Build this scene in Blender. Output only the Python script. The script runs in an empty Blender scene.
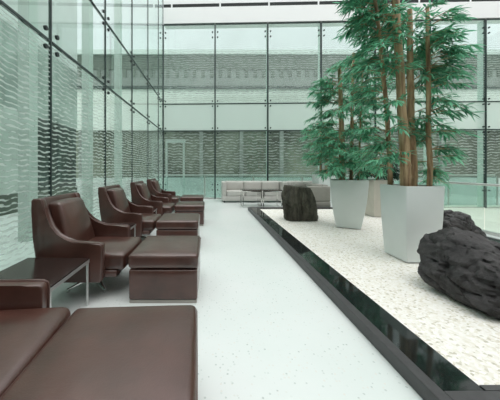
import bpy, bmesh, math, random
from mathutils import Vector, Matrix, noise

S = bpy.context.scene
COL = S.collection
PI = math.pi

# ------------------------------------------------------------------ camera
cam_d = bpy.data.cameras.new('camera')
cam_d.sensor_width = 36.0
cam_d.lens = 245.0 / 500.0 * 36.0
cam_d.shift_x = 0.08
cam_d.shift_y = -0.062
cam_d.clip_start = 0.05
cam = bpy.data.objects.new('camera', cam_d)
cam.location = (0, 0, 1.15)
cam.rotation_euler = (PI / 2, 0, 0)
COL.objects.link(cam)
S.camera = cam

# ------------------------------------------------------------------ sky, sun, exposure
w = bpy.data.worlds.new('sky')
S.world = w
w.use_nodes = True
nt = w.node_tree
nt.nodes.clear()
o_ = nt.nodes.new('ShaderNodeOutputWorld')
bg = nt.nodes.new('ShaderNodeBackground')
tc = nt.nodes.new('ShaderNodeTexCoord')
sx = nt.nodes.new('ShaderNodeSeparateXYZ')
rp = nt.nodes.new('ShaderNodeValToRGB')
rp.color_ramp.elements[0].position = 0.0
rp.color_ramp.elements[0].color = (0.66, 0.71, 0.695, 1)
rp.color_ramp.elements[1].position = 0.85
rp.color_ramp.elements[1].color = (1.22, 1.22, 1.22, 1)
e = rp.color_ramp.elements.new(0.35)
e.color = (0.80, 0.84, 0.84, 1)
nt.links.new(tc.outputs['Generated'], sx.inputs[0])
nt.links.new(sx.outputs['Z'], rp.inputs[0])
nt.links.new(rp.outputs[0], bg.inputs[0])
bg.inputs[1].default_value = 1.12
nt.links.new(bg.outputs[0], o_.inputs[0])

sun_d = bpy.data.lights.new('sun', 'SUN')
sun_d.energy = 0.7
sun_d.angle = math.radians(40)
sun_d.color = (1.0, 0.98, 0.95)
sun = bpy.data.objects.new('sun', sun_d)
sun.rotation_euler = (math.radians(14), math.radians(8), 0)
sun.location = (0, 0, 12)
COL.objects.link(sun)

S.view_settings.view_transform = 'Standard'
S.view_settings.look = 'None'
S.view_settings.gamma = 1.0
S.view_settings.use_curve_mapping = False
S.view_settings.exposure = 0.38
try:
    S.cycles.transparent_max_bounces = 24
except Exception:
    pass


# ------------------------------------------------------------------ materials
def new_mat(name):
    m = bpy.data.materials.new(name)
    m.use_nodes = True
    m.node_tree.nodes.clear()
    out = m.node_tree.nodes.new('ShaderNodeOutputMaterial')
    return m, m.node_tree, out


def node(t, typ, **kw):
    n = t.nodes.new(typ)
    for k, v in kw.items():
        if k.startswith('_'):
            setattr(n, k[1:], v)
        else:
            n.inputs[k.replace('__', ' ')].default_value = v
    return n


def math_n(t, op, a, b=None, c=None, clamp=False):
    n = t.nodes.new('ShaderNodeMath')
    n.operation = op
    n.use_clamp = clamp
    for i, v in enumerate((a, b, c)):
        if v is None:
            continue
        if isinstance(v, (int, float)):
            n.inputs[i].default_value = v
        else:
            t.links.new(v, n.inputs[i])
    return n.outputs[0]


def ramp(t, fac, stops):
    r = t.nodes.new('ShaderNodeValToRGB')
    els = r.color_ramp.elements
    while len(els) < len(stops):
        els.new(0.5)
    for el, (p, c) in zip(els, stops):
        el.position = p
        el.color = c if len(c) == 4 else (*c, 1)
    t.links.new(fac, r.inputs[0])
    return r.outputs[0]


def plain(name, col, rough=0.5, metal=0.0, var=0.0, scale=6.0, bump=0.0, bscale=40.0, spec=0.5, coat=0.0):
    m, t, out = new_mat(name)
    p = node(t, 'ShaderNodeBsdfPrincipled', Roughness=rough, Metallic=metal)
    p.inputs['Base Color'].default_value = (*col, 1)
    p.inputs['Specular IOR Level'].default_value = spec
    p.inputs['Coat Weight'].default_value = coat
    p.inputs['Coat Roughness'].default_value = 0.15
    tcn = t.nodes.new('ShaderNodeTexCoord')
    if var:
        n = node(t, 'ShaderNodeTexNoise', Scale=scale, Detail=5.0)
        t.links.new(tcn.outputs['Object'], n.inputs['Vector'])
        lo = tuple(c * (1 - var) for c in col)
        hi = tuple(min(1, c * (1 + var)) for c in col)
        t.links.new(ramp(t, n.outputs[0], [(0.3, lo), (0.7, hi)]), p.inputs['Base Color'])
    if bump:
        n2 = node(t, 'ShaderNodeTexNoise', Scale=bscale, Detail=4.0)
        t.links.new(tcn.outputs['Object'], n2.inputs['Vector'])
        b = node(t, 'ShaderNodeBump', Strength=bump, Distance=0.01)
        t.links.new(n2.outputs[0], b.inputs['Height'])
        t.links.new(b.outputs[0], p.inputs['Normal'])
    t.links.new(p.outputs[0], out.inputs[0])
    return m


def glass(name, tint=(0.935, 0.988, 0.966), film=0.0, film_col=(0.75, 0.88, 0.83), frit=None, refl=1.0):
    """clear pane: tinted see-through + fresnel reflection; film = even frosting; frit = (spacing, height stops)"""
    m, t, out = new_mat(name)
    tr = node(t, 'ShaderNodeBsdfTransparent')
    tr.inputs[0].default_value = (*tint, 1)
    gl = node(t, 'ShaderNodeBsdfGlossy', Roughness=0.02)
    gl.inputs[0].default_value = (0.95 * refl, 1.0 * refl, 0.98 * refl, 1)
    lw = node(t, 'ShaderNodeLayerWeight', Blend=0.5)
    fr = math_n(t, 'MULTIPLY_ADD', math_n(t, 'POWER', lw.outputs['Facing'], 5.0), 0.94, 0.045)
    mx = t.nodes.new('ShaderNodeMixShader')
    t.links.new(fr, mx.inputs[0])
    t.links.new(tr.outputs[0], mx.inputs[1])
    t.links.new(gl.outputs[0], mx.inputs[2])
    last = mx.outputs[0]

    def white(col):
        d = node(t, 'ShaderNodeBsdfDiffuse')
        d.inputs[0].default_value = (*col, 1)
        l = node(t, 'ShaderNodeBsdfTranslucent')
        l.inputs[0].default_value = (*col, 1)
        a = t.nodes.new('ShaderNodeMixShader')
        a.inputs[0].default_value = 0.45
        t.links.new(d.outputs[0], a.inputs[1])
        t.links.new(l.outputs[0], a.inputs[2])
        return a.outputs[0]
    if film:
        a = t.nodes.new('ShaderNodeMixShader')
        a.inputs[0].default_value = film
        t.links.new(last, a.inputs[1])
        t.links.new(white(film_col), a.inputs[2])
        last = a.outputs[0]
    if frit:
        spacing, stops, strength, amp, thick = frit
        g = t.nodes.new('ShaderNodeNewGeometry')
        s = t.nodes.new('ShaderNodeSeparateXYZ')
        t.links.new(g.outputs['Position'], s.inputs[0])
        u = math_n(t, 'ADD', s.outputs['X'], s.outputs['Y'])
        v = s.outputs['Z']

        def nz(su, sv, det=2.0, off=0.0):
            c = t.nodes.new('ShaderNodeCombineXYZ')
            t.links.new(math_n(t, 'MULTIPLY', u, su), c.inputs[0])
            t.links.new(math_n(t, 'MULTIPLY', v, sv), c.inputs[1])
            c.inputs[2].default_value = off
            n = node(t, 'ShaderNodeTexNoise', Scale=1.0, Detail=det)
            t.links.new(c.outputs[0], n.inputs['Vector'])
            return n.outputs[0]
        k = 0.055 / spacing
        wob = math_n(t, 'MULTIPLY', math_n(t, 'SINE', math_n(t, 'MULTIPLY', u, 36.0 * k)), amp)
        wob2 = math_n(t, 'MULTIPLY', nz(2.2 * k, 1.5 * k), 1.6)
        ph = math_n(t, 'ADD', math_n(t, 'ADD', math_n(t, 'DIVIDE', v, spacing), wob), wob2)
        tri = math_n(t, 'ABSOLUTE', math_n(t, 'SUBTRACT', math_n(t, 'FRACT', ph), 0.5))     # 0..0.5
        duty = math_n(t, 'MULTIPLY_ADD', nz(10 * k, 34 * k, 3.0, 4.0), 1.05, thick)           # broken strokes
        stroke = math_n(t, 'MULTIPLY', math_n(t, 'SUBTRACT', duty, tri), 14.0, clamp=True)
        env = ramp(t, math_n(t, 'DIVIDE', v, 8.0), [(h / 8.0, (a_, a_, a_)) for h, a_ in stops])
        mask = math_n(t, 'MULTIPLY', math_n(t, 'MULTIPLY', stroke, env), strength, clamp=True)
        a = t.nodes.new('ShaderNodeMixShader')
        t.links.new(mask, a.inputs[0])
        t.links.new(last, a.inputs[1])
        t.links.new(white((0.80, 0.90, 0.85)), a.inputs[2])
        last = a.outputs[0]
    t.links.new(last, out.inputs[0])
    return m


def leather():
    m, t, out = new_mat('brown_leather')
    p = node(t, 'ShaderNodeBsdfPrincipled', Roughness=0.36)
    p.inputs['Specular IOR Level'].default_value = 0.55
    p.inputs['Coat Weight'].default_value = 0.6
    p.inputs['Coat Roughness'].default_value = 0.16
    tcn = t.nodes.new('ShaderNodeTexCoord')
    n = node(t, 'ShaderNodeTexNoise', Scale=5.0, Detail=6.0)
    t.links.new(tcn.outputs['Object'], n.inputs['Vector'])
    t.links.new(ramp(t, n.outputs[0], [(0.3, (0.050, 0.020, 0.014)), (0.7, (0.098, 0.040, 0.030))]), p.inputs['Base Color'])
    v = node(t, 'ShaderNodeTexVoronoi', Scale=160.0)
    t.links.new(tcn.outputs['Object'], v.inputs['Vector'])
    n2 = node(t, 'ShaderNodeTexNoise', Scale=9.0, Detail=3.0)
    t.links.new(tcn.outputs['Object'], n2.inputs['Vector'])
    h = math_n(t, 'MULTIPLY_ADD', v.outputs[0], 0.12, n2.outputs[0])
    b = node(t, 'ShaderNodeBump', Strength=0.25, Distance=0.012)
    t.links.new(h, b.inputs['Height'])
    t.links.new(b.outputs[0], p.inputs['Normal'])
    t.links.new(p.outputs[0], out.inputs[0])
    return m


def terrazzo():
    m, t, out = new_mat('white_terrazzo')
    p = node(t, 'ShaderNodeBsdfPrincipled', Roughness=0.22)
    g = t.nodes.new('ShaderNodeNewGeometry')
    v = node(t, 'ShaderNodeTexVoronoi', Scale=48.0)
    v.inputs['Randomness'].default_value = 1.0
    t.links.new(g.outputs['Position'], v.inputs['Vector'])
    cell = t.nodes.new('ShaderNodeSeparateColor')
    t.links.new(v.outputs['Color'], cell.inputs[0])
    near = math_n(t, 'LESS_THAN', v.outputs['Distance'], 0.30)
    pick = math_n(t, 'GREATER_THAN', cell.outputs[0], 0.62)
    n = node(t, 'ShaderNodeTexNoise', Scale=1.2, Detail=4.0)
    t.links.new(g.outputs['Position'], n.inputs['Vector'])
    base = ramp(t, n.outputs[0], [(0.3, (0.715, 0.775, 0.755)), (0.7, (0.775, 0.81, 0.80))])
    chip = ramp(t, cell.outputs[1], [(0.0, (0.50, 0.56, 0.54)), (0.4, (0.70, 0.76, 0.74)), (1.0, (0.74, 0.74, 0.70))])
    mx = t.nodes.new('ShaderNodeMix')
    mx.data_type = 'RGBA'
    t.links.new(math_n(t, 'MULTIPLY', near, pick), mx.inputs['Factor'])
    t.links.new(base, mx.inputs['A'])
    t.links.new(chip, mx.inputs['B'])
    t.links.new(mx.outputs['Result'], p.inputs['Base Color'])
    t.links.new(p.outputs[0], out.inputs[0])
    return m


def gravel_mat():
    m, t, out = new_mat('white_gravel')
    p = node(t, 'ShaderNodeBsdfPrincipled', Roughness=0.85)
    g = t.nodes.new('ShaderNodeNewGeometry')
    v = node(t, 'ShaderNodeTexVoronoi', Scale=58.0)
    t.links.new(g.outputs['Position'], v.inputs['Vector'])
    cell = t.nodes.new('ShaderNodeSeparateColor')
    t.links.new(v.outputs['Color'], cell.inputs[0])
    c = ramp(t, cell.outputs[0], [(0.0, (0.50, 0.47, 0.38)), (0.14, (0.76, 0.73, 0.64)), (0.5, (0.84, 0.82, 0.77)), (1.0, (0.90, 0.89, 0.86))])
    t.links.new(c, p.inputs['Base Color'])
    b = node(t, 'ShaderNodeBump', Strength=0.35, Distance=0.008)
    b.invert = True
    t.links.new(v.outputs['Distance'], b.inputs['Height'])
    t.links.new(b.outputs[0], p.inputs['Normal'])
    t.links.new(p.outputs[0], out.inputs[0])
    return m


def rock_mat(name, lo, hi, rough=0.55, scale=7.0, stretch=(1, 1, 1)):
    m, t, out = new_mat(name)
    p = node(t, 'ShaderNodeBsdfPrincipled', Roughness=rough)
    tcn = t.nodes.new('ShaderNodeTexCoord')
    mp = t.nodes.new('ShaderNodeMapping')
    mp.inputs['Scale'].default_value = stretch
    t.links.new(tcn.outputs['Object'], mp.inputs[0])
    n = node(t, 'ShaderNodeTexNoise', Scale=scale, Detail=9.0, Roughness=0.65)
    t.links.new(mp.outputs[0], n.inputs['Vector'])
    t.links.new(ramp(t, n.outputs[0], [(0.35, lo), (0.72, hi)]), p.inputs['Base Color'])
    n2 = node(t, 'ShaderNodeTexNoise', Scale=scale * 4, Detail=9.0, Roughness=0.7)
    t.links.new(mp.outputs[0], n2.inputs['Vector'])
    b = node(t, 'ShaderNodeBump', Strength=0.9, Distance=0.02)
    t.links.new(n2.outputs[0], b.inputs['Height'])
    t.links.new(b.outputs[0], p.inputs['Normal'])
    t.links.new(p.outputs[0], out.inputs[0])
    return m


def leaf_mat(name, lo, hi):
    m, t, out = new_mat(name)
    p = node(t, 'ShaderNodeBsdfPrincipled', Roughness=0.45)
    g = t.nodes.new('ShaderNodeNewGeometry')
    n = node(t, 'ShaderNodeTexNoise', Scale=5.0, Detail=2.0)
    t.links.new(g.outputs['Position'], n.inputs['Vector'])
    f = math_n(t, 'ADD', math_n(t, 'MULTIPLY', g.outputs['Random Per Island'], 0.6), math_n(t, 'MULTIPLY', n.outputs[0], 0.4))
    c = ramp(t, f, [(0.15, lo), (0.8, hi)])
    t.links.new(c, p.inputs['Base Color'])
    tl = t.nodes.new('ShaderNodeBsdfTranslucent')
    t.links.new(c, tl.inputs[0])
    mx = t.nodes.new('ShaderNodeMixShader')
    mx.inputs[0].default_value = 0.35
    t.links.new(p.outputs[0], mx.inputs[1])
    t.links.new(tl.outputs[0], mx.inputs[2])
    t.links.new(mx.outputs[0], out.inputs[0])
    return m


def cane_mat():
    m, t, out = new_mat('bamboo_cane')
    p = node(t, 'ShaderNodeBsdfPrincipled', Roughness=0.5)
    tcn = t.nodes.new('ShaderNodeTexCoord')
    mp = t.nodes.new('ShaderNodeMapping')
    mp.inputs['Scale'].default_value = (30, 30, 3)
    t.links.new(tcn.outputs['Object'], mp.inputs[0])
    n = node(t, 'ShaderNodeTexNoise', Scale=1.0, Detail=6.0)
    t.links.new(mp.outputs[0], n.inputs['Vector'])
    t.links.new(ramp(t, n.outputs[0], [(0.3, (0.17, 0.10, 0.055)), (0.5, (0.42, 0.28, 0.155)), (0.7, (0.60, 0.45, 0.28))]), p.inputs['Base Color'])
    t.links.new(p.outputs[0], out.inputs[0])
    return m


M = {}
M['leather'] = leather()
M['piping'] = plain('leather_piping', (0.095, 0.05, 0.042), 0.35)
M['satin'] = plain('satin_chrome', (0.74, 0.75, 0.74), 0.3, 0.75)
M['chrome'] = plain('chrome', (0.72, 0.74, 0.73), 0.12, 1.0)
M['darkmetal'] = plain('dark_metal', (0.035, 0.045, 0.045), 0.35, 0.6)
M['steel'] = plain('brushed_steel', (0.62, 0.62, 0.60), 0.3, 0.9)
M['plinth'] = plain('satin_metal_strip', (0.40, 0.37, 0.34), 0.4, 0.7)
M['tabletop'] = plain('dark_wood_veneer', (0.030, 0.018, 0.016), 0.22, var=0.25, scale=4, coat=0.4)
M['terrazzo'] = terrazzo()
M['gravel'] = gravel_mat()
M['granite'] = plain('polished_black_granite', (0.012, 0.016, 0.016), 0.06, var=0.4, scale=30)
M['curbgrey'] = plain('honed_grey_stone', (0.060, 0.060, 0.062), 0.45, var=0.15, scale=20)
M['pot'] = plain('white_fibreglass', (0.74, 0.79, 0.775), 0.3, var=0.03, scale=3)
M['potbeige'] = plain('beige_fibreglass', (0.60, 0.57, 0.50), 0.4, var=0.05)
M['soil'] = plain('dark_soil', (0.035, 0.026, 0.018), 0.95, var=0.4, scale=30, bump=0.8)
M['cane'] = cane_mat()
M['leaf'] = leaf_mat('bamboo_leaf', (0.030, 0.165, 0.085), (0.250, 0.680, 0.430))
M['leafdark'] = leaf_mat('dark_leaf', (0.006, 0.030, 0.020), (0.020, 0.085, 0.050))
M['rock'] = rock_mat('black_lava_rock', (0.014, 0.0135, 0.014), (0.080, 0.075, 0.076))
M['stump'] = rock_mat('dark_brown_rock', (0.020, 0.019, 0.013), (0.150, 0.142, 0.108), 0.75, 9.0, (1, 1, 0.35))
M['sofa'] = plain('pale_grey_upholstery', (0.50, 0.49, 0.46), 0.8, var=0.06, bump=0.2, bscale=200)
M['sofashade'] = plain('shaded_grey_upholstery', (0.27, 0.27, 0.24), 0.85, var=0.06, bump=0.2, bscale=200)  # darker copy of the sofa grey, shade put into the colour
M['white'] = plain('white_paint', (0.94, 0.945, 0.945), 0.6)
M['slot'] = plain('painted_slot_shade', (0.02, 0.025, 0.025), 0.7)  # near-black colour standing in for the shade inside the slot
M['seal'] = plain('dark_seal', (0.022, 0.040, 0.038), 0.4)
M['pale'] = plain('pale_green_paint', (0.62, 0.69, 0.655), 0.7)
M['palewall'] = plain('pale_wall_paint', (0.66, 0.71, 0.69), 0.8, var=0.05, scale=1)
M['greywall'] = plain('grey_green_cladding', (0.115, 0.14, 0.115), 0.7, var=0.25, scale=0.7)
M['outview'] = plain('green_grey_render', (0.15, 0.165, 0.13), 0.7, var=0.75, scale=0.35)
M['darkwall'] = plain('dark_window_band', (0.045, 0.065, 0.058), 0.4, var=0.5, scale=0.8)
M['midwall'] = plain('mid_grey_panel', (0.25, 0.275, 0.255), 0.7, var=0.2, scale=0.8)
M['ltgrey'] = plain('light_grey_panel', (0.52, 0.56, 0.54), 0.7, var=0.1, scale=0.8)
M['corridor'] = plain('corridor_cladding', (0.37, 0.44, 0.405), 0.7, var=0.35, scale=0.8)
M['spandrel'] = plain('pale_spandrel', (0.70, 0.74, 0.69), 0.7, var=0.08, scale=0.8)
M['pier'] = plain('pale_pier', (0.52, 0.58, 0.545), 0.7, var=0.12, scale=1.0)
M['lavender'] = plain('pale_lavender_render', (0.80, 0.82, 0.85), 0.8, var=0.06, scale=0.5)
M['cream'] = plain('cream_stone', (0.80, 0.79, 0.70), 0.4, var=0.04)
M['ground'] = plain('pale_paving', (0.50, 0.58, 0.55), 0.6, var=0.05)
M['glass_top'] = glass('clear_glass')
M['glass_edge'] = glass('glass_pane_body')
M['glass_mid'] = glass('frosted_glass', film=0.62, film_col=(0.86, 0.96, 0.925))
M['frit_left'] = glass('fritted_glass_side', frit=(0.052, [(0.0, 0.0), (0.3, 0.15), (0.7, 0.9), (1.7, 1.0), (2.3, 0.75), (2.6, 0.45)], 0.85, 0.11, -0.36))
M['frit_back'] = glass('fritted_glass_end', film=0.03, frit=(0.105, [(0.0, 0.0), (0.85, 0.0), (1.0, 0.8), (2.3, 0.9), (2.6, 0.5)], 0.50, 0.14, -0.37))
M['frit_high'] = glass('fritted_glass_upper', film=0.08, frit=(0.085, [(3.7, 0.25), (4.4, 0.6), (5.5, 0.7), (5.75, 0.2), (6.0, 0.0)], 0.50, 0.08, -0.33))
M['fin'] = glass('frosted_fin', film=0.6, film_col=(0.72, 0.84, 0.79))
M['balglass'] = glass('balustrade_glass', film=0.25, film_col=(0.62, 0.78, 0.77))
M['clearrail'] = glass('balustrade_clear_glass', tint=(0.90, 0.97, 0.95), film=0.05)


# ------------------------------------------------------------------ mesh helpers
def link(name, bm, mat, parent=None, loc=(0, 0, 0), smooth=None):
    me = bpy.data.meshes.new(name)
    bmesh.ops.recalc_face_normals(bm, faces=bm.faces)
    bm.to_mesh(me)
    bm.free()
    mats = mat if isinstance(mat, (list, tuple)) else [mat]
    for m in mats:
        me.materials.append(m)
    if smooth is not None:
        for p in me.polygons:
            p.use_smooth = True
        if smooth < 180:
            me.set_sharp_from_angle(angle=math.radians(smooth))
    ob = bpy.data.objects.new(name, me)
    COL.objects.link(ob)
    ob.location = loc
    if parent is not None:
        ob.parent = parent
    return ob


def empty(name, loc=(0, 0, 0), rz=0.0):
    ob = bpy.data.objects.new(name, None)
    ob.empty_display_size = 0.1
    COL.objects.link(ob)
    ob.location = loc
    ob.rotation_euler = (0, 0, rz)
    return ob


def tag(ob, label, cat, group=None):
    ob['label'] = label
    ob['category'] = cat
    if group:
        ob['group'] = group
    return ob


def struct(ob):
    ob['kind'] = 'structure'
    return ob


def copy_tree(src, parent=None):
    c = src.copy()
    COL.objects.link(c)
    if parent is not None:
        c.parent = parent
    for ch in list(src.children):
        copy_tree(ch, c)
    return c


def merge(dst, src):
    vm = {}
    for v in src.verts:
        vm[v] = dst.verts.new(v.co)
    for f in src.faces:
        try:
            nf = dst.faces.new([vm[v] for v in f.verts])
            nf.material_index = f.material_index
            nf.smooth = f.smooth
        except ValueError:
            pass
    src.free()


def box(bm, x0, x1, y0, y1, z0, z1, bev=0.0, seg=2):
    b = bmesh.new()
    vs = [b.verts.new((x, y, z)) for x in (x0, x1) for y in (y0, y1) for z in (z0, z1)]
    for f in ((0, 1, 3, 2), (4, 6, 7, 5), (0, 4, 5, 1), (2, 3, 7, 6), (0, 2, 6, 4), (1, 5, 7, 3)):
        b.faces.new([vs[i] for i in f])
    if bev:
        bmesh.ops.bevel(b, geom=list(b.edges), offset=bev, segments=seg, affect='EDGES', profile=0.5)
    merge(bm, b)


def prism(bm, pts, a0, a1, axis='y', bev=0.0, seg=2):
    """closed outline pts in the plane across `axis`, extruded a0..a1"""
    b = bmesh.new()

    def P(p, a):
        if axis == 'y':
            return (p[0], a, p[1])
        if axis == 'x':
            return (a, p[0], p[1])
        return (p[0], p[1], a)
    lo = [b.verts.new(P(p, a0)) for p in pts]
    hi = [b.verts.new(P(p, a1)) for p in pts]
    f0 = b.faces.new(lo)
    f1 = b.faces.new(hi)
    n = len(pts)
    for i in range(n):
        b.faces.new((lo[i], lo[(i + 1) % n], hi[(i + 1) % n], hi[i]))
    if bev:
        es = [e for e in b.edges if (f0 in e.link_faces or f1 in e.link_faces)]
        bmesh.ops.bevel(b, geom=es, offset=bev, segments=seg, affect='EDGES', profile=0.5)
    merge(bm, b)


def soft_box(bm, c, s, r, crown=(0, 0, 0), n=8, fn=None):
    """upholstered block: rounded edges of radius r, faces bulging by crown"""
    hx, hy, hz = s[0] / 2, s[1] / 2, s[2] / 2

    def ticks(h):
        e = [-h, -h + r * 0.25, -h + r * 0.6, -h + r]
        m_ = [(-h + r) + (2 * h - 2 * r) * i / n for i in range(1, n)] if 2 * h > 2 * r + 1e-4 else []
        return e + m_ + [-q for q in reversed(e)] if 2 * h > 2 * r + 1e-4 else [-h, -h * .7, -h * .35, 0, h * .35, h * .7, h]
    T = [ticks(hx), ticks(hy), ticks(hz)]
    H = (hx, hy, hz)
    cache = {}

    def V(p):
        k = tuple(round(q, 6) for q in p)
        if k not in cache:
            inner = [max(-(H[i] - r), min(H[i] - r, p[i])) for i in range(3)]
            d = Vector([p[i] - inner[i] for i in range(3)])
            if d.length > 1e-9:
                d = d.normalized() * r
            q = Vector(inner) + d
            for i in range(3):
                j, k2 = (i + 1) % 3, (i + 2) % 3
                q[i] += math.copysign(1, p[i]) * crown[i] * (abs(p[i]) / H[i]) * max(0, 1 - (p[j] / H[j]) ** 2) * max(0, 1 - (p[k2] / H[k2]) ** 2)
            q = q + Vector(c)
            if fn:
                q = fn(q)
            cache[k] = bm.verts.new(q)
        return cache[k]
    for i in range(3):
        j, k2 = (i + 1) % 3, (i + 2) % 3
        for sgn in (-1, 1):
            for a in range(len(T[j]) - 1):
                for b in range(len(T[k2]) - 1):
                    q = []
                    for (u, v) in ((a, b), (a + 1, b), (a + 1, b + 1), (a, b + 1)):
                        p = [0, 0, 0]
                        p[i] = sgn * H[i]
                        p[j] = T[j][u]
                        p[k2] = T[k2][v]
                        q.append(V(p))
                    if len(set(q)) == 4:
                        try:
                            bm.faces.new(q)
                        except ValueError:
                            pass


def tube(bm, pts, rad, seg=8, caps=True):
    pts = [Vector(p) for p in pts]
    rs = rad if isinstance(rad, (list, tuple)) else [rad] * len(pts)
    rings = []
    prev = None
    for i, p in enumerate(pts):
        d = (pts[min(i + 1, len(pts) - 1)] - pts[max(i - 1, 0)]).normalized()
        if prev is None:
            a = d.orthogonal().normalized()
        else:
            a = (prev - d * prev.dot(d)).normalized()
        prev = a
        b = d.cross(a)
        rings.append([bm.verts.new(p + (a * math.cos(2 * PI * k / seg) + b * math.sin(2 * PI * k / seg)) * rs[i]) for k in range(seg)])
    for r0, r1 in zip(rings, rings[1:]):
        for k in range(seg):
            bm.faces.new((r0[k], r0[(k + 1) % seg], r1[(k + 1) % seg], r1[k]))
    if caps:
        bm.faces.new(rings[0][::-1])
        bm.faces.new(rings[-1])


def one_box(name, mat, parent, x0, x1, y0, y1, z0, z1, bev=0.0, smooth=None):
    bm = bmesh.new()
    box(bm, x0, x1, y0, y1, z0, z1, bev)
    return link(name, bm, mat, parent, smooth=smooth)


# ================================================================== THE SETTING
LX = -1.82            # side glass wall
BY = 9.5              # end glass wall meets the side wall here
RX = 4.98             # floor edge at the balustrade
struct(one_box('floor', M['terrazzo'], None, LX - 0.06, RX, -4.0, 9.62, -0.20, 0.0))
struct(one_box('floor_lower', M['cream'], None, RX + 0.01, 14.0, -4.0, 9.8, -0.50, -0.30))
struct(one_box('ground_outside', M['ground'], None, -30, 40, 9.85, 40, -0.7, -0.42))
struct(one_box('floor_corridor', M['palewall'], None, -6.0, LX - 0.08, -4, 9.6, -0.2, -0.02))

struct(one_box('wall_front', M['midwall'], None, -6.0, 14.2, -4.2, -4.0, -0.6, 7.9))
struct(one_box('wall_right', M['midwall'], None, 14.0, 14.2, -4.0, 9.0, -0.6, 7.9))


def pane(parent, axis, a0, a1, z0, z1, mat):
    """one sheet of glass with the printed / frosted face on its outer side only"""
    bm = bmesh.new()
    g = 0.012
    if axis == 'x':
        box(bm, a0 + g, a1 - g, -0.006, 0.006, z0 + g, z1 - g)
    else:
        box(bm, -0.006, 0.006, a0 + g, a1 - g, z0 + g, z1 - g)
    bm.faces.ensure_lookup_table()
    for f in bm.faces:
        c = f.calc_center_median()
        if (axis == 'x' and c.y < -0.0055) or (axis == 'y' and c.x > 0.0055):
            f.material_index = 1
    return link('glass_pane', bm, [M['glass_edge'], mat], parent)


def clamp_bm(axis):
    """point fixing: four round buttons through the panes"""
    bm = bmesh.new()
    for sa in (-1, 1):
        for sz in (-1, 1):
            a, z = sa * 0.10, sz * 0.10
            if axis == 'x':
                tube(bm, [(a, -0.03, z), (a, 0.012, z)], 0.028, 10)
            else:
                tube(bm, [(0.004, a, z), (0.03, a, z)], 0.026, 10)
    return bm


# --- side wall of glass (runs along the row of armchairs)
wl = struct(empty('wall_left', (LX, 0, 0)))
ys = [-1.59, -0.13, 1.33, 2.79, 4.25, 5.71, 7.17, 8.63, 9.47]
zl = [0.0, 2.60, 3.72, 7.9]
for a, b in zip(ys, ys[1:]):
    pane(wl, 'y', a, b, zl[0], zl[1], M['frit_left'])
    pane(wl, 'y', a, b, zl[1], zl[2], M['glass_top'])
    pane(wl, 'y', a, b, zl[2], zl[3], M['glass_top'])
    for z, t_ in ((zl[1], 0.024), (zl[2], 0.016)):
        one_box('transom', M['seal'], wl, -0.02, 0.016, a + 0.02, b - 0.02, z - t_ / 2, z + t_ / 2)
    one_box('sill', M['steel'], wl, -0.03, 0.03, a + 0.02, b - 0.02, 0, 0.04)
cl = None
for y in ys:
    one_box('post', M['seal'], wl, -0.012, 0.014, y - 0.0115, y + 0.0115, 0, zl[3])
    for z in zl[1:3]:
        if cl is None:
            cl = link('point_fixing', clamp_bm('y'), M['darkmetal'], wl, smooth=40)
            k = cl
        else:
            k = cl.copy()
            COL.objects.link(k)
        k.location = (0, y, z)

# --- end wall of glass
wb = struct(empty('wall_back', (LX, BY, 0), -math.atan(0.03)))
NP = 8
DX = 2.016
zb = [0.0, 2.62, 3.66, 6.73]
cb = None
for i in range(NP):
    a, b = i * DX, (i + 1) * DX
    low = zb[0] if b < 7.0 else -0.32
    pane(wb, 'x', a, b, low, zb[1], M['frit_back'])
    pane(wb, 'x', a, b, zb[1], zb[2], M['glass_mid'])
    pane(wb, 'x', a, b, zb[2], zb[3], M['frit_high'])
    for z in zb[1:]:
        one_box('transom', M['seal'], wb, a + 0.035, b - 0.035, -0.02, 0.03, z - 0.019, z + 0.019)
    one_box('sill', M['steel'], wb, a + 0.035, b - 0.035, -0.02, 0.03, low, low + 0.05)
for i in range(NP + 1):
    x = i * DX
    low = 0.0 if x < 7.0 else -0.32
    one_box('post', M['seal'], wb, x - 0.027, x + 0.027, -0.025, 0.045, low, zb[3])
    if i:
        one_box('glass_fin', M['fin'], wb, x - 0.009, x + 0.009, 0.06, 0.28, low, zb[3])
    for z, dz in ((zb[1], 0), (zb[2], 0), (zb[3] - 0.42, 0), (0.45, 0)):
        if cb is None:
            cb = link('point_fixing', clamp_bm('x'), M['darkmetal'], wb, smooth=40)
            k = cb
        else:
            k = cb.copy()
            COL.objects.link(k)
        k.location = (x, -0.02, z)

# --- white fascia with slot shade painted as a dark strip above the end wall
cf = struct(empty('ceiling', (LX, BY, 0), -math.atan(0.03)))
one_box('fascia', M['white'], cf, 0.03, 17, -0.05, 0.35, 6.76, 7.37)
one_box('slot_shade_strip', M['slot'], cf, 0.03, 17, -0.04, 0.35, 7.37, 7.50)
one_box('fascia', M['white'], cf, 0.03, 17, -0.05, 0.35, 7.50, 8.4)
for i in range(9):
    one_box('slot_divider', M['white'], cf, 0.32 + i * 1.86, 0.38 + i * 1.86, -0.055, -0.041, 7.37, 7.50)

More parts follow.
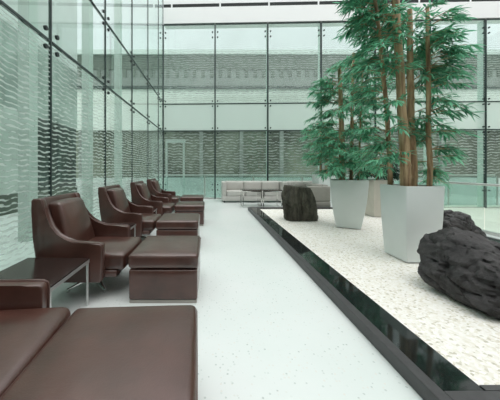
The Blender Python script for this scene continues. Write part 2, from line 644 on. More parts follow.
# --- what stands behind the side glass: corridor wall, panels painted dark for interior shade, pale columns
wc = struct(empty('wall_corridor', (-5.2, 0, 0)))
one_box('upper_wall', M['palewall'], wc, -0.15, 0, -4, 9.6, 4.9, 7.9)
one_box('clad_band', M['corridor'], wc, -0.15, 0, -4, 9.6, 2.7, 4.9)
one_box('lower_wall', M['greywall'], wc, -0.15, 0, -4, 9.6, -0.02, 0.5)
for ya, yb in ((-4.0, 0.5), (1.3, 4.6), (7.35, 9.6)):
    one_box('painted_dark_panel', M['darkwall'], wc, -0.15, -0.05, ya, yb, 0.5, 2.7)  # solid panels; the dark of the roofless corridor is put into their colour
for ya, yb in ((0.5, 1.3), (4.6, 7.35)):
    one_box('pier', M['pier'], wc, -0.15, 0, ya, yb, 0.5, 2.7)
for i, y in enumerate((0.1, 2.05, 4.04, 6.0, 8.0)):
    c = struct(one_box('column', M['pale'], None, -3.09, -2.91, y - 0.1, y + 0.1, -0.02, 7.9))

# --- beyond the end glass: guard rail, door portal, opposite facade
g1 = empty('guard_rail', (LX, 10.05, 0))
tag(g1, 'pale guard rail running outside behind the end glass wall', 'railing')
bm = bmesh.new(); tube(bm, [(-0.5, 0, 0.90), (13.5, 0, 0.90)], 0.028, 10)
link('handrail', bm, M['ltgrey'], g1, smooth=40)
for i in range(7):
    x0 = -0.4 + 2.0 * i
    one_box('infill_panel', M['balglass'], g1, x0 + 0.04, x0 + 1.96, -0.006, 0.006, -0.38, 0.84)
for i in range(8):
    x0 = -0.4 + 2.0 * i
    one_box('baluster', M['steel'], g1, x0 - 0.02, x0 + 0.02, -0.02, 0.02, -0.42, 0.88)

d1 = struct(empty('door_1', (-1.93, 10.7, -0.42)))
one_box('jamb', M['ltgrey'], d1, 0.0, 0.07, -0.1, 0.1, 0, 2.72)
one_box('jamb', M['ltgrey'], d1, 0.75, 0.82, -0.1, 0.1, 0, 2.72)
one_box('lintel', M['ltgrey'], d1, 0.0, 0.85, -0.1, 0.1, 2.72, 2.86)

fb = empty('building', (0, 14.0, -0.42))
tag(fb, 'long grey banded building seen through the end glass wall', 'building')
fx0, fx1 = -14, 26
for nm, mt, z0, z1, dy in (
        ('base_wall', 'ltgrey', 0.0, 1.06, 0.0), ('window_band', 'outview', 1.06, 3.78, 0.15),
        ('spandrel', 'spandrel', 3.78, 5.2, 0.0), ('spandrel', 'spandrel', 5.2, 6.15, 0.05),
        ('ledge', 'darkwall', 6.15, 6.3, -0.06), ('window_band', 'midwall', 6.3, 7.33, 0.1),
        ('window_band', 'greywall', 7.33, 8.15, 0.15), ('parapet', 'pale', 8.15, 8.4, 0.0), ('upper_wall', 'lavender', 8.4, 13.0, 0.1)):
    one_box(nm, M[mt], fb, fx0, fx1, dy, 0.6, z0, z1)
for i in range(16):
    one_box('pilaster', M['midwall'], fb, -12.1 + 2.3 * i, -11.9 + 2.3 * i, -0.03, 0.2, 1.06, 3.78)

bm = bmesh.new()
comb = [(fx0, 7.33)]
for i in range(80):
    xa = fx0 + 0.5 * i
    comb += [(xa, 6.85), (xa + 0.2, 6.85), (xa + 0.2, 7.28), (xa + 0.5, 7.28)]
comb += [(fx0 + 40.0, 7.33)]
prism(bm, comb, 0.05, 0.12, 'y')
link('louvre_grating', bm, M['greywall'], fb)

# --- planting bed: curb, gravel
cu = struct(empty('curb', (0, 0, 0)))
X0, X1, Y0, Y1 = 1.06, 4.40, 0.94, 6.87
W = 0.27
def ring_piece(nm, mt, x0, x1, y0, y1, z0, z1, bev=0.0):
    return one_box(nm, M[mt], cu, x0, x1, y0, y1, z0, z1, bev)
R_ = 0.062
ring_piece('rim', 'curbgrey', X0, X0 + R_, Y0, Y1, 0, 0.085, 0.006)
ring_piece('rim', 'curbgrey', X1 - R_, X1, Y0, Y1, 0, 0.085, 0.006)
ring_piece('rim', 'curbgrey', X0 + R_, X1 - R_, Y0, Y0 + 0.24, 0, 0.085, 0.006)  # front piece in rim grey, its paler reflection put into the colour
ring_piece('rim', 'curbgrey', X0 + R_, X1 - R_, Y1 - R_, Y1, 0, 0.085, 0.006)
for k in range(5):
    ya = Y0 + 0.24 + k * (Y1 - R_ - Y0 - 0.24) / 5
    yb = Y0 + 0.24 + (k + 1) * (Y1 - R_ - Y0 - 0.24) / 5
    ring_piece('granite_slab', 'granite', X0 + R_, X0 + W, ya, yb - 0.003, 0.0, 0.079)
    ring_piece('granite_slab', 'granite', X1 - W, X1 - R_, ya, yb - 0.003, 0.0, 0.079)
ring_piece('granite_slab', 'granite', X0 + W, X1 - W, Y1 - 0.2, Y1 - R_, 0.0, 0.079)
ring_piece('granite_slab', 'curbgrey', X0 + W, X1 - W, Y0 + 0.24, Y0 + W, 0.0, 0.084)  # grey instead of granite black: differing reflection is painted as colour

bm = bmesh.new()
nx, ny = 150, 240
gx0, gx1, gy0, gy1 = X0 + W, X1 - W, Y0 + W, Y1 - 0.2
random.seed(3)
grid = []
for j in range(ny + 1):
    row = []
    for i in range(nx + 1):
        x = gx0 + (gx1 - gx0) * i / nx
        y = gy0 + (gy1 - gy0) * j / ny
        edge = i in (0, nx) or j in (0, ny)
        z = 0.056 + 0.004 * noise.noise((x * 2, y * 2, 0)) + (0 if edge else random.uniform(-0.002, 0.003))
        row.append(bm.verts.new((x, y, z)))
    grid.append(row)
for j in range(ny):
    for i in range(nx):
        bm.faces.new((grid[j][i], grid[j][i + 1], grid[j + 1][i + 1], grid[j + 1][i]))
gv = link('gravel', bm, M['gravel'], None)
gv['kind'] = 'stuff'
gv['label'] = 'white pebble gravel filling the planting bed inside the dark curb'
gv['category'] = 'gravel'


# ================================================================== FURNITURE
def make_armchair(loc, rz):
    root = empty('lounge_armchair', loc, rz)
    hw = 0.37
    th = 0.075
    # outline of one wing: rear edge, top of the back, sweeping front edge, arm, underside
    def taper(bm_):
        for v in bm_.verts:
            k_ = max(0.0, min(1.0, (v.co.z - 0.46) / 0.42))
            v.co.y *= 1 - 0.16 * k_ * k_ * (3 - 2 * k_)
    outline = [(-0.45, 0.20), (-0.47, 0.36), (-0.505, 0.56), (-0.55, 0.80), (-0.558, 0.868), (-0.545, 0.885),
               (-0.478, 0.888), (-0.462, 0.872), (-0.445, 0.80), (-0.418, 0.72), (-0.372, 0.64), (-0.31, 0.575), (-0.24, 0.535),
               (-0.16, 0.518), (-0.02, 0.512), (0.07, 0.508), (0.088, 0.497), (0.093, 0.47), (0.088, 0.20), (0.07, 0.175), (-0.40, 0.175)]
    bm = bmesh.new()
    for s in (-1, 1):
        a, b = (s * hw, s * (hw - th)) if s < 0 else (s * (hw - th), s * hw)
        prism(bm, outline, a, b, 'y', 0.014, 3)
    # back panel between the wings
    back = [(-0.45, 0.20), (-0.47, 0.36), (-0.505, 0.56), (-0.55, 0.80), (-0.558, 0.868), (-0.545, 0.885),
            (-0.49, 0.887), (-0.478, 0.87), (-0.44, 0.60), (-0.40, 0.36), (-0.38, 0.20)]
    prism(bm, back, -hw + th - 0.01, hw - th + 0.01, 'y', 0.008, 2)
    taper(bm)
    link('shell', bm, M['leather'], root, smooth=50)
    bm = bmesh.new()
    box(bm, -0.40, 0.19, -hw + th + 0.004, hw - th - 0.004, 0.19, 0.25, 0.012)
    link('seat_frame', bm, M['leather'], root, smooth=50)
    # piping on both front edges of the wings
    for s in (-1, 1):
        bm = bmesh.new()
        pth = [(-0.470, 0.884), (-0.455, 0.872), (-0.438, 0.80), (-0.411, 0.72), (-0.366, 0.645), (-0.306, 0.58), (-0.238, 0.541), (-0.16, 0.524), (-0.02, 0.518), (0.07, 0.514), (0.095, 0.50), (0.099, 0.47), (0.094, 0.20)]
        yy = s * (hw - 0.012)
        tube(bm, [(p[0] - 0.004, yy, p[1] - 0.004) for p in pth], 0.0065, 6)
        taper(bm)
        link('piping', bm, M['piping'], root, smooth=60)
    bm = bmesh.new()
    def curve(q):
        return Vector((q.x + 0.02 * (1 - (q.y / 0.3) ** 2) * (q.x + 0.4), q.y, q.z))
    soft_box(bm, (-0.075, 0, 0.322), (0.66, 2 * (hw - th) - 0.006, 0.155), 0.045, (0, 0, 0.018), 8, curve)
    link('seat_cushion', bm, M['leather'], root, smooth=60)
    bm = bmesh.new()
    def lean(q):
        k = (q.z - 0.40) / 0.46
        return Vector((q.x - 0.13 * k + 0.02 * k * (1 - k) * 4 * 0.4, q.y * (1.0 - 0.21 * k), q.z))
    soft_box(bm, (-0.305, 0, 0.612), (0.12, 2 * (hw - th) - 0.075, 0.46), 0.032, (0.022, 0, 0.01), 8, lean)
    link('back_cushion', bm, M['leather'], root, smooth=60)
    # swivel foot
    ped = bmesh.new()
    tube(ped, [(-0.14, 0, 0.04), (-0.14, 0, 0.06), (-0.14, 0, 0.19)], [0.05, 0.03, 0.03], 14)
    ped_o = link('swivel_column', ped, M['chrome'], root, smooth=40)
    for k in range(4):
        a = PI / 4 + k * PI / 2
        bm = bmesh.new()
        c, s = math.cos(a), math.sin(a)
        tube(bm, [(-0.14 + 0.02 * c, 0.02 * s, 0.075), (-0.14 + 0.14 * c, 0.14 * s, 0.050), (-0.14 + 0.25 * c, 0.25 * s, 0.022)], [0.022, 0.018, 0.013], 8)
        tube(bm, [(-0.14 + 0.24 * c, 0.24 * s, 0.0), (-0.14 + 0.24 * c, 0.24 * s, 0.02)], 0.016, 10)
        link('foot', bm, M['chrome'], root, smooth=40)
    return root


def make_ottoman(loc, rz):
    root = empty('ottoman', loc, rz)
    bm = bmesh.new()
    box(bm, -0.288, 0.288, -0.302, 0.302, 0.0, 0.03, 0.004)
    link('plinth', bm, M['plinth'], root, smooth=40)
    bm = bmesh.new()
    soft_box(bm, (0, 0, 0.158), (0.588, 0.612, 0.256), 0.016, (0.003, 0.003, 0), 6)
    link('body', bm, M['leather'], root, smooth=60)
    bm = bmesh.new()
    soft_box(bm, (0, 0, 0.356), (0.604, 0.622, 0.126), 0.032, (0.004, 0.004, 0.012), 8)
    cu_ = link('cushion', bm, M['leather'], root, smooth=60)
    bm = bmesh.new()
    for z in (0.392,):
        pts = []
        for (x, y, a0) in ((0.264, 0.273, 0), (-0.264, 0.273, PI / 2), (-0.264, -0.273, PI), (0.264, -0.273, 1.5 * PI)):
            for q in range(5):
                a = a0 + q * PI / 8
                pts.append((x + 0.037 * math.cos(a), y + 0.037 * math.sin(a), z))
        pts.append(pts[0])
        tube(bm, pts, 0.0042, 6)
    link('piping', bm, M['piping'], cu_, smooth=60)
    return root


def make_side_table(loc):
    root = empty('side_table', loc)
    bm = bmesh.new()
    box(bm, -0.26, 0.26, -0.255, 0.255, 0.387, 0.40, 0.002)
    link('tabletop', bm, M['tabletop'], root)
    bm = bmesh.new()
    for y in (-0.255, 0.235):
        box(bm, -0.26, 0.26, y, y + 0.02, 0.36, 0.3868)
    for x in (-0.26, 0.24):
        box(bm, x, x + 0.02, -0.235, 0.235, 0.36, 0.3868)
    link('frame', bm, M['satin'], root)
    for sx_ in (-1, 1):
        for sy_ in (-1, 1):
            bm = bmesh.new()
            x = sx_ * 0.248
            y = sy_ * 0.243
            box(bm, x - 0.008, x + 0.008, y - 0.008, y + 0.008, 0.0, 0.36, 0.002)
            link('leg', bm, M['satin'], root)
    return root


CH = [(-0.985, 1.05, 6.5, 'brown leather armchair cut off by the photo edge, only seat and one arm showing'),
      (-1.015, 2.46, 0.0, 'large brown leather armchair showing its whole back, just past the big dark side table'),
      (-1.07, 3.86, 0.0, 'second of the four brown leather armchairs whose backs show along the glass wall'),
      (-1.03, 5.17, 0.0, 'third of the four brown leather armchairs whose backs show along the glass wall'),
      (-1.08, 6.62, 0.0, 'last brown leather armchair of the row, closest to the end glass wall')]
proto = None
for x, y, a, lab in CH:
    if proto is None:
        o = proto = make_armchair((x, y, 0), math.radians(a))
    else:
        o = copy_tree(proto)
        o.location = (x, y, 0)
        o.rotation_euler = (0, 0, math.radians(a))
    tag(o, lab, 'armchair', 'brown leather armchairs along the glass wall')

OT = [(-0.378, 1.015, 'large brown leather ottoman filling the lower edge of the photo'),
      (-0.402, 2.40, 'brown leather ottoman before the armchair past the big side table, pale plinth strip in view'),
      (-0.467, 3.76, 'third brown leather ottoman in the row, counting from the lower edge of the photo'),
      (-0.42, 5.24, 'fourth brown leather ottoman in the row, counting from the lower edge of the photo'),
      (-0.48, 6.70, 'last and smallest looking brown leather ottoman, closest to the end glass wall')]
proto = None
for x, y, lab in OT:
    if proto is None:
        o = proto = make_ottoman((x, y, 0), math.radians(3))
        o.scale = (1.07, 1, 1)
    else:
        o = copy_tree(proto)
        o.location = (x, y, 0)
        o.rotation_euler = (0, 0, 0)
        o.scale = (1, 1, 1)
    tag(o, lab, 'ottoman', 'brown leather ottomans before the armchairs')

TB = [(-1.28, 1.82, 'dark topped side table with chrome legs in front of the first whole armchair back'),
      (-1.29, 3.16, 'dark topped chrome side table between the first and second whole armchair backs'),
      (-1.29, 4.51, 'dark topped chrome side table between the second and third whole armchair backs'),
      (-1.29, 5.89, 'dark topped chrome side table just before the last armchair of the row')]
proto = None
for x, y, lab in TB:
    if proto is None:
        o = proto = make_side_table((x, y, 0))
    else:
        o = copy_tree(proto)
        o.location = (x, y, 0)
    tag(o, lab, 'side table', 'chrome side tables between the armchairs')


# ---------------------------------------------------------------- sofas and coffee tables at the far end
def make_sofa(loc, rz, length, mat, nseat, depth=0.8, h=0.74):
    root = empty('sofa', loc, rz)           # faces local -y, origin under its middle
    L = length / 2
    bm = bmesh.new(); box(bm, -L, L, -depth / 2, depth / 2, 0.06, 0.22, 0.015)
    link('base', bm, mat, root, smooth=50)
    for s in (-1, 1):
        bm = bmesh.new()
        soft_box(bm, (s * (L - 0.07), 0, 0.22 + (h - 0.26) / 2), (0.14, depth, h - 0.26), 0.03)
        link('armrest', bm, mat, root, smooth=60)
    bm = bmesh.new()
    soft_box(bm, (0, depth / 2 - 0.08, 0.46), (length - 0.28, 0.16, h - 0.24), 0.03)
    link('backrest', bm, mat, root, smooth=60)
    w_ = (length - 0.30) / nseat
    for i in range(nseat):
        x = -L + 0.15 + w_ * (i + 0.5)
        bm = bmesh.new()
        soft_box(bm, (x, -0.10, 0.31), (w_ - 0.012, depth - 0.20, 0.17), 0.03, (0, 0, 0.01))
        link('seat_cushion', bm, mat, root, smooth=60)
        bm = bmesh.new()
        soft_box(bm, (x, depth / 2 - 0.235, 0.545), (w_ - 0.012, 0.14, 0.30), 0.04, (0, 0.015, 0))
        link('back_cushion', bm, mat, root, smooth=60)
    for sx_ in (-1, 1):
        for sy_ in (-1, 1):
            bm = bmesh.new()
            x, y = sx_ * (L - 0.08), sy_ * (depth / 2 - 0.08)
            tube(bm, [(x, y, 0), (x, y, 0.062)], 0.022, 10)
            link('foot', bm, M['darkmetal'], root, smooth=40)
    return root


tag(make_sofa((1.54, 8.75, 0), 0, 2.24, M['sofa'], 3), 'long pale grey three seat sofa facing the planting bed at the end glass wall', 'sofa', 'grey sofas at the end glass wall')
tag(make_sofa((3.10, 7.52, 0), -PI / 2, 1.2, M['sofashade'], 2, 0.62, 0.70), 'grey sofa in a painted shade tone seen end on between dark brown rock and white planter', 'sofa', 'grey sofas at the end glass wall')
tag(make_sofa((3.36, 8.78, 0), 0, 1.3, M['sofa'], 2, 0.74), 'pale grey sofa mostly hidden behind the dark brown rock', 'sofa', 'grey sofas at the end glass wall')


def make_coffee_table(loc):
    root = empty('coffee_table', loc)
    bm = bmesh.new(); box(bm, -0.29, 0.29, -0.28, 0.28, 0.50, 0.525, 0.003)
    link('tabletop', bm, M['tabletop'], root)
    for s in (-1, 1):
        bm = bmesh.new()
        x = s * 0.27
        for y in (-0.26, 0.26):
            box(bm, x - 0.012, x + 0.012, y - 0.012, y + 0.012, 0.024, 0.4995)
        box(bm, x - 0.012, x + 0.012, -0.272, 0.272, 0.0, 0.0235)
        link('sled_leg', bm, M['chrome'], root)
    one_box('crossbar', M['chrome'], root, -0.255, 0.255, -0.272, -0.25, 0.0, 0.022)
    one_box('crossbar', M['chrome'], root, -0.255, 0.255, -0.272, -0.25, 0.474, 0.4995)
    return root


ct = make_coffee_table((1.25, 7.5, 0))
tag(ct, 'chrome framed coffee table before the long sofa, farther from the brown rock', 'coffee table', 'chrome coffee tables by the sofas')
c2 = copy_tree(ct)
c2.location = (1.85, 7.5, 0)
tag(c2, 'chrome framed coffee table before the long sofa, next to the brown rock', 'coffee table', 'chrome coffee tables by the sofas')

# ---------------------------------------------------------------- glass balustrade along the right edge
ba = empty('glass_balustrade', (RX - 0.05, 0, 0))
tag(ba, 'glass balustrade with slim metal handrail beside the planting bed', 'balustrade')
bm = bmesh.new(); tube(bm, [(0, 1.2, 0.87), (0, 9.2, 0.87)], 0.022, 10)
link('handrail', bm, M['steel'], ba, smooth=40)
for i in range(5):
    one_box('glass_panel', M['clearrail'], ba, -0.006, 0.006, 1.23 + 1.59 * i, 1.23 + 1.59 * i + 1.57, 0.03, 0.85)
one_box('base_channel', M['steel'], ba, -0.03, 0.03, 1.2, 9.2, 0, 0.05)


# ================================================================== PLANTING BED
GZ = 0.066


def make_pot(parent, top, bot, h, mat):
    """square tapering planter with a wall thickness"""
    bm = bmesh.new()
    prof = [(bot - 0.03, 0.0), (bot, 0.004), (bot + (top - bot) * 0.35, h * 0.25), (bot + (top - bot) * 0.72, h * 0.55), (top, h - 0.004), (top - 0.002, h),
            (top - 0.03, h), (top - 0.034, h - 0.07)]
    rings = []
    for (r, z) in prof:
        c = 0.018
        ring = []
        for sx_, sy_ in ((1, 1), (-1, 1), (-1, -1), (1, -1)):
            p = [(r, r - c), (r - c * 0.3, r - c * 0.3), (r - c, r)]
            if sx_ * sy_ < 0:
                p = p[::-1]
            for q in p:
                ring.append(bm.verts.new((sx_ * q[0], sy_ * q[1], z)))
        rings.append(ring)
    n = len(rings[0])
    for a, b in zip(rings, rings[1:]):
        for k in range(n):
            bm.faces.new((a[k], a[(k + 1) % n], b[(k + 1) % n], b[k]))
    bm.faces.new(rings[0][::-1])
    bm.faces.new(rings[-1])
    link('pot', bm, mat, parent, smooth=40)
    bm = bmesh.new()
    q = top - 0.036
    g = 10
    vs = [[bm.verts.new((-q + 2 * q * i / g, -q + 2 * q * j / g, h - 0.045 + 0.012 * noise.noise((i * .7, j * .7, top)))) for i in range(g + 1)] for j in range(g + 1)]
    for j in range(g):
        for i in range(g):
            bm.faces.new((vs[j][i], vs[j][i + 1], vs[j + 1][i + 1], vs[j + 1][i]))
    link('soil', bm, M['soil'], parent)


def leaf(bm, base, d, up, L, Wd, droop):
    d = d.normalized()
    side = d.cross(up)
    if side.length < 1e-4:
        side = d.orthogonal()
    side.normalize()
    nrm = side.cross(d).normalized()
    dn = Vector((0, 0, -1))
    p0 = base
    p1 = base + d * L * 0.35 + dn * droop * L * 0.08
    p2 = base + d * L * 0.70 + dn * droop * L * 0.30
    p3 = base + d * L + dn * droop * L * 0.62
    v0 = bm.verts.new(p0)
    a1 = bm.verts.new(p1 + side * Wd * 0.5 + nrm * Wd * 0.12)
    b1 = bm.verts.new(p1 - side * Wd * 0.5 + nrm * Wd * 0.12)
    a2 = bm.verts.new(p2 + side * Wd * 0.36 + nrm * Wd * 0.1)
    b2 = bm.verts.new(p2 - side * Wd * 0.36 + nrm * Wd * 0.1)
    v3 = bm.verts.new(p3)
    bm.faces.new((v0, b1, a1))
    bm.faces.new((a1, b1, b2, a2))
    bm.faces.new((a2, b2, v3))


def spray(bm, tw, p, d, rng, L=0.15, n=8, scale=1.0):
    """a fine twig with narrow leaves fanning from it"""
    d = d.normalized()
    tl = rng.uniform(0.08, 0.16) * scale
    pts = [p, p + d * tl * 0.5, p + d * tl + Vector((0, 0, -0.22 * tl))]
    tube(tw, pts, [0.0035, 0.0028, 0.002], 4, False)
    for i in range(n):
        t = 0.15 + 0.85 * i / (n - 1)
        q = pts[0].lerp(pts[1], t * 2) if t < 0.5 else pts[1].lerp(pts[2], t * 2 - 1)
        s = -1 if i % 2 else 1
        ang = s * rng.uniform(0.35, 0.95) * (1.1 - 0.6 * t)
        ld = d.copy()
        ld.rotate(Matrix.Rotation(ang, 3, 'Z'))
        ld.z += rng.uniform(-0.55, 0.25)
        leaf(bm, q, ld, Vector((rng.uniform(-.4, .4), rng.uniform(-.4, .4), 1)), L * scale * rng.uniform(0.7, 1.25), 0.022 * scale * rng.uniform(0.8, 1.25), rng.uniform(0.1, 0.8))


def make_cane(parent, base, mid, top, r0, r1, fol, seed, leafmat='leaf', scale=1.0):
    """a jointed cane; fol = list of (height from, height to, branches, reach) -> its own leaves as a sub-part"""
    rng = random.Random(seed)
    base, mid, top = Vector(base), Vector(mid), Vector(top)
    Ltot = top.z - base.z
    N = max(8, int(Ltot / 0.035))
    def P(t):
        return base * (1 - t) ** 2 + mid * 2 * t * (1 - t) + top * t * t
    pts, rs = [], []
    step = 0.14
    for i in range(N + 1):
        t = i / N
        p = P(t)
        p = p + Vector((noise.noise((t * 4, seed, 0)), noise.noise((t * 4, seed, 5)), 0)) * 0.015
        pts.append(p)
        zz = (p.z % step) / step
        bulge = 1.0 + (0.14 if zz < 0.14 else 0.0)
        rs.append((r0 * (1 - t) + r1 * t) * bulge)
    bm = bmesh.new()
    tube(bm, pts, rs, 12)
    cane = link('cane', bm, M['cane'], parent, smooth=50)
    lf, tw = bmesh.new(), bmesh.new()
    for (h0, h1, nb, reach, az0, az1) in fol:
        for k in range(nb):
            h = h0 + (h1 - h0) * (k + rng.random()) / nb
            t = min(1.0, max(0.0, (h - base.z) / Ltot))
            p = pts[int(t * N)].copy()
            az = rng.uniform(az0, az1)
            Lb = reach * rng.uniform(0.45, 1.0)
            d = Vector((math.cos(az), math.sin(az), rng.uniform(0.05, 0.7)))
            q0, q1 = p, p + d * Lb * 0.55
            q2 = q1 + Vector((d.x, d.y, -0.15)).normalized() * Lb * 0.45
            tube(tw, [q0, q1, q2], [0.007 * scale, 0.005 * scale, 0.003 * scale], 5, False)
            ns = max(4, int(Lb / 0.057))
            for j in range(ns):
                u = 0.25 + 0.75 * (j + 0.5) / ns
                q = q0.lerp(q1, u / 0.55) if u < 0.55 else q1.lerp(q2, (u - 0.55) / 0.45)
                dd = Vector((d.x, d.y, 0.0)).normalized()
                dd.rotate(Matrix.Rotation(rng.uniform(-1.1, 1.1), 3, 'Z'))
                dd.z = rng.uniform(-0.35, 0.35)
                spray(lf, tw, q, dd, rng, 0.115, rng.choice((7, 8, 9, 10)), scale)
            dd = Vector((d.x, d.y, -0.1))
            spray(lf, tw, q2, dd, rng, 0.125, 11, scale)
    for f in tw.faces:
        f.material_index = 1
    merge(lf, tw)
    link('foliage', lf, [M[leafmat], M['cane']], cane)
    return cane


TAU = 2 * PI
# big planter with the tall clump
A = empty('potted_bamboo', (2.465, 3.02, GZ))
tag(A, 'tallest bamboo in the largest white square planter beside the long black rock', 'potted plant', 'bamboos in square planters')
make_pot(A, 0.225, 0.188, 0.885, M['pot'])
zc = 0.83
make_cane(A, (-0.10, -0.06, zc), (-0.14, -0.05, 2.2), (-0.26, -0.04, 3.75), 0.056, 0.032,
          [(1.15, 1.7, 7, 0.40, 0, TAU), (2.3, 3.0, 12, 0.42, 0.9, 4.0), (2.9, 3.75, 22, 0.52, 0.7, 4.1)], 11)
make_cane(A, (0.075, 0.05, zc), (0.06, 0.07, 2.1), (0.06, 0.08, 3.10), 0.046, 0.028,
          [(1.5, 2.4, 8, 0.34, -2.2, 2.2), (2.2, 2.98, 15, 0.33, -2.0, 2.0)], 12)
make_cane(A, (0.155, -0.09, zc), (0.16, -0.08, 1.9), (0.17, -0.05, 3.05), 0.028, 0.018,
          [(0.95, 1.75, 12, 0.24, -1.5, 1.5), (1.7, 2.4, 9, 0.26, -1.7, 1.7), (2.2, 2.9, 18, 0.27, -1.5, 1.5)], 13)
make_cane(A, (-0.15, 0.13, zc), (-0.20, 0.10, 2.1), (-0.40, 0.08, 3.35), 0.030, 0.018,
          [(1.0, 1.9, 11, 0.42, 1.6, 4.8), (1.9, 2.6, 12, 0.40, 1.2, 5.0), (2.6, 3.35, 16, 0.42, 1.6, 4.9)], 14)

# second planter
B = empty('potted_bamboo', (2.62, 4.66, GZ), math.radians(-26))
tag(B, 'bamboo in the white square planter between dark brown rock and largest planter', 'potted plant', 'bamboos in square planters')
make_pot(B, 0.31, 0.20, 0.885, M['pot'])
make_cane(B, (-0.10, -0.05, zc), (-0.10, -0.05, 2.0), (-0.14, 0.0, 3.1), 0.060, 0.030,
          [(0.95, 1.9, 30, 0.72, 1.6, 5.4), (1.9, 2.9, 22, 0.55, 0.8, 5.4)], 21)
make_cane(B, (0.06, 0.06, zc), (0.07, 0.05, 2.1), (0.10, 0.08, 3.3), 0.036, 0.02,
          [(1.0, 1.5, 10, 0.40, 0, TAU), (1.6, 2.6, 14, 0.40, -2, 3), (2.4, 3.3, 18, 0.46, 0, TAU)], 22)
make_cane(B, (0.17, -0.03, zc), (0.20, -0.03, 1.8), (0.24, 0.0, 2.9), 0.020, 0.012,
          [(0.95, 1.5, 12, 0.42, -2.0, 1.5), (1.5, 2.8, 15, 0.40, -1.8, 1.8)], 23)

# beige planter tucked behind
Cp = empty('potted_shrub', (3.92, 5.75, GZ))
tag(Cp, 'beige planter with dark leafy shrub tucked behind the two white planters', 'potted plant')
make_pot(Cp, 0.23, 0.21, 0.83, M['potbeige'])
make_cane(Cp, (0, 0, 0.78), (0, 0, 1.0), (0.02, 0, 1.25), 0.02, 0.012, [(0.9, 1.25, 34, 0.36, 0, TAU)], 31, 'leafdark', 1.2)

# far planter behind the sofas
D = empty('potted_bamboo', (3.71, 8.0, 0))
tag(D, 'small far bamboo in white planter behind the grey sofa seen end on', 'potted plant', 'bamboos in square planters')
make_pot(D, 0.27, 0.25, 0.98, M['pot'])
make_cane(D, (-0.10, 0, 0.93), (-0.10, 0, 1.8), (-0.10, 0, 2.6), 0.03, 0.016, [(1.3, 2.6, 28, 0.55, 0, TAU)], 41, 'leaf', 1.25)
make_cane(D, (0.08, 0, 0.93), (0.08, 0, 1.7), (0.14, 0, 2.4), 0.03, 0.016, [(1.2, 2.4, 22, 0.5, 0, TAU)], 42, 'leaf', 1.25)


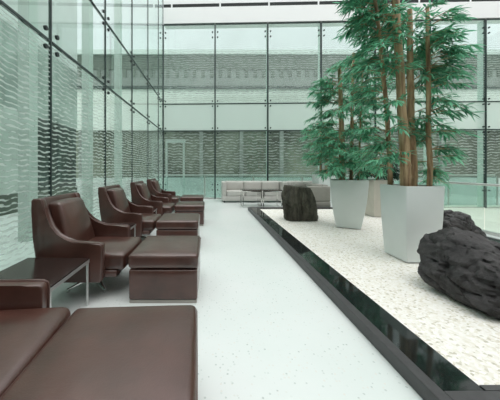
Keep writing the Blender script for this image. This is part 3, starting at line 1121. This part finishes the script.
# ---------------------------------------------------------------- rocks
def rock(name, loc, blobs, center, mat, seed, amp=0.05, floor=0.0, clip=None, sub=6, cuts=(), strata=(3.2, 5.5, 6.5), axis=(1, -0.9, -0.35), nplanes=26):
    """solid boulder grown around `center`: outline of several ellipsoids, then ridged erosion"""
    bm = bmesh.new()
    bmesh.ops.create_icosphere(bm, subdivisions=sub, radius=1.0)
    C = Vector(center)
    rg = random.Random(seed)
    bed = Vector(axis).rotation_difference(Vector((1, 0, 0))).to_matrix()
    planes = []

    def inside(p):
        v = 1e9
        vals = []
        for (c, r, rot) in blobs:
            q = p - Vector(c)
            if rot:
                q.rotate(Matrix.Rotation(-rot, 3, 'Z'))
            vals.append((abs(q.x / r[0]) ** 2.6 + abs(q.y / r[1]) ** 2.6 + abs(q.z / r[2]) ** 2.6) ** (1 / 2.6))
        # smooth union
        k = 9.0
        return -math.log(sum(math.exp(-k * x) for x in vals)) / k
    def reach(d):
        lo, hi = 0.0, 2.0
        for _ in range(18):
            m_ = (lo + hi) / 2
            if inside(C + d * m_) < 1.0:
                lo = m_
            else:
                hi = m_
        return lo
    for _k in range(nplanes):
        N_ = Vector((rg.gauss(0, 1), rg.gauss(0, 1), rg.uniform(-0.3, 1.3))).normalized()
        planes.append((N_, reach(N_) * rg.uniform(0.86, 1.0)))
    for v in bm.verts:
        d = v.co.normalized()
        lo, hi = 0.0, 2.0
        for _ in range(22):
            m_ = (lo + hi) / 2
            if inside(C + d * m_) < 1.0:
                lo = m_
            else:
                hi = m_
        p = C + d * lo
        # facets: slice by broken planes, then streaks along the bedding
        for (N_, off) in planes:
            over = (p - C).dot(N_) - off
            if over > 0:
                p = p - N_ * over * 0.85
        w_ = bed @ p
        wob = Vector((noise.noise(p * 5), noise.noise(p * 5 + Vector((9, 0, 0))), noise.noise(p * 5 + Vector((0, 9, 0))))) * 0.05
        disp = 0.9 * noise.noise(p * 3.0 + Vector((seed, 0, 0)))
        for (f_, wt) in ((1.0, 1.0), (2.6, 0.24)):
            q = w_ + wob / f_
            q = Vector((q.x * strata[0], q.y * strata[1], q.z * strata[2])) * f_
            dd, cc = noise.voronoi(q + Vector((seed, seed, 0)))
            cell = Vector(cc[0])
            g_ = noise.cell_vector(cell * 7.31)
            g_ = Vector((g_.x - 0.5, g_.y - 0.5, g_.z - 0.5)) * 2
            edge = min(1.0, (dd[1] - dd[0]) / 0.14)
            disp += wt * ((q + Vector((seed, seed, 0)) - cell).dot(g_) * 0.9 + 0.5 * g_.x - 0.35 * (1 - edge))
        disp += 0.22 * noise.noise(p * 30) + 0.12 * noise.noise(p * 60)
        p = p + d * amp * disp
        for (cp, cn, dep) in cuts:       # crevices
            q = p - Vector(cp)
            dist = abs(q.dot(Vector(cn).normalized()))
            p = p - d * dep * math.exp(-(dist / 0.03) ** 2) * max(0, min(1, (d.length)))
        if clip:
            for (cp, cn, tilt) in clip:
                N = Vector(cn).normalized()
                over = (p - Vector(cp)).dot(N)
                if over > 0:
                    p = p - N * over * (0.93 + 0.1 * noise.noise(p * 9))
        if p.z < floor:
            p.z = floor
        v.co = p
    ob = link(name, bm, mat, None, loc, smooth=38)
    return ob


r2 = rock('boulder', (2.42, 1.95, GZ), [((-0.20, 0.36, 0.29), (0.31, 0.25, 0.29), 0.2), ((-0.03, -0.05, 0.20), (0.48, 0.36, 0.27), -0.5), ((0.40, -0.20, 0.18), (0.5, 0.34, 0.26), -0.25)],
          (0.06, 0.05, 0.14), M['rock'], 4.2, 0.050)
tag(r2, 'long low craggy black rock cut off by the edge of the photo', 'rock', 'rocks on the white gravel')
r3 = rock('boulder', (3.58, 3.62, GZ), [((-0.05, 0, 0.2), (0.30, 0.26, 0.27), 0.0), ((0.14, 0.0, 0.12), (0.26, 0.25, 0.22), 0.2)],
          (0, 0, 0.14), M['rock'], 9.7, 0.05)
tag(r3, 'smaller black rock peeping out behind the long craggy one', 'rock', 'rocks on the white gravel')
r1 = rock('boulder', (1.93, 5.28, GZ), [((-0.13, 0.0, 0.34), (0.22, 0.25, 0.54), 0), ((0.11, 0.02, 0.28), (0.24, 0.24, 0.52), 0)],
          (0, 0.0, 0.3), M['stump'], 2.1, 0.036, strata=(2.5, 8, 8), axis=(0.05, 0.05, 1), nplanes=0, clip=[((0, 0, 0.70), (0.10, 0, 1), 0), ((0.28, 0, 0.4), (1, 0, 0.35), 0)],
          cuts=[((-0.01, 0, 0), (1, 0, 0.05), 0.03)])
tag(r1, 'upright dark brown rock shaped like a stump with a vertical cleft', 'rock', 'rocks on the white gravel')
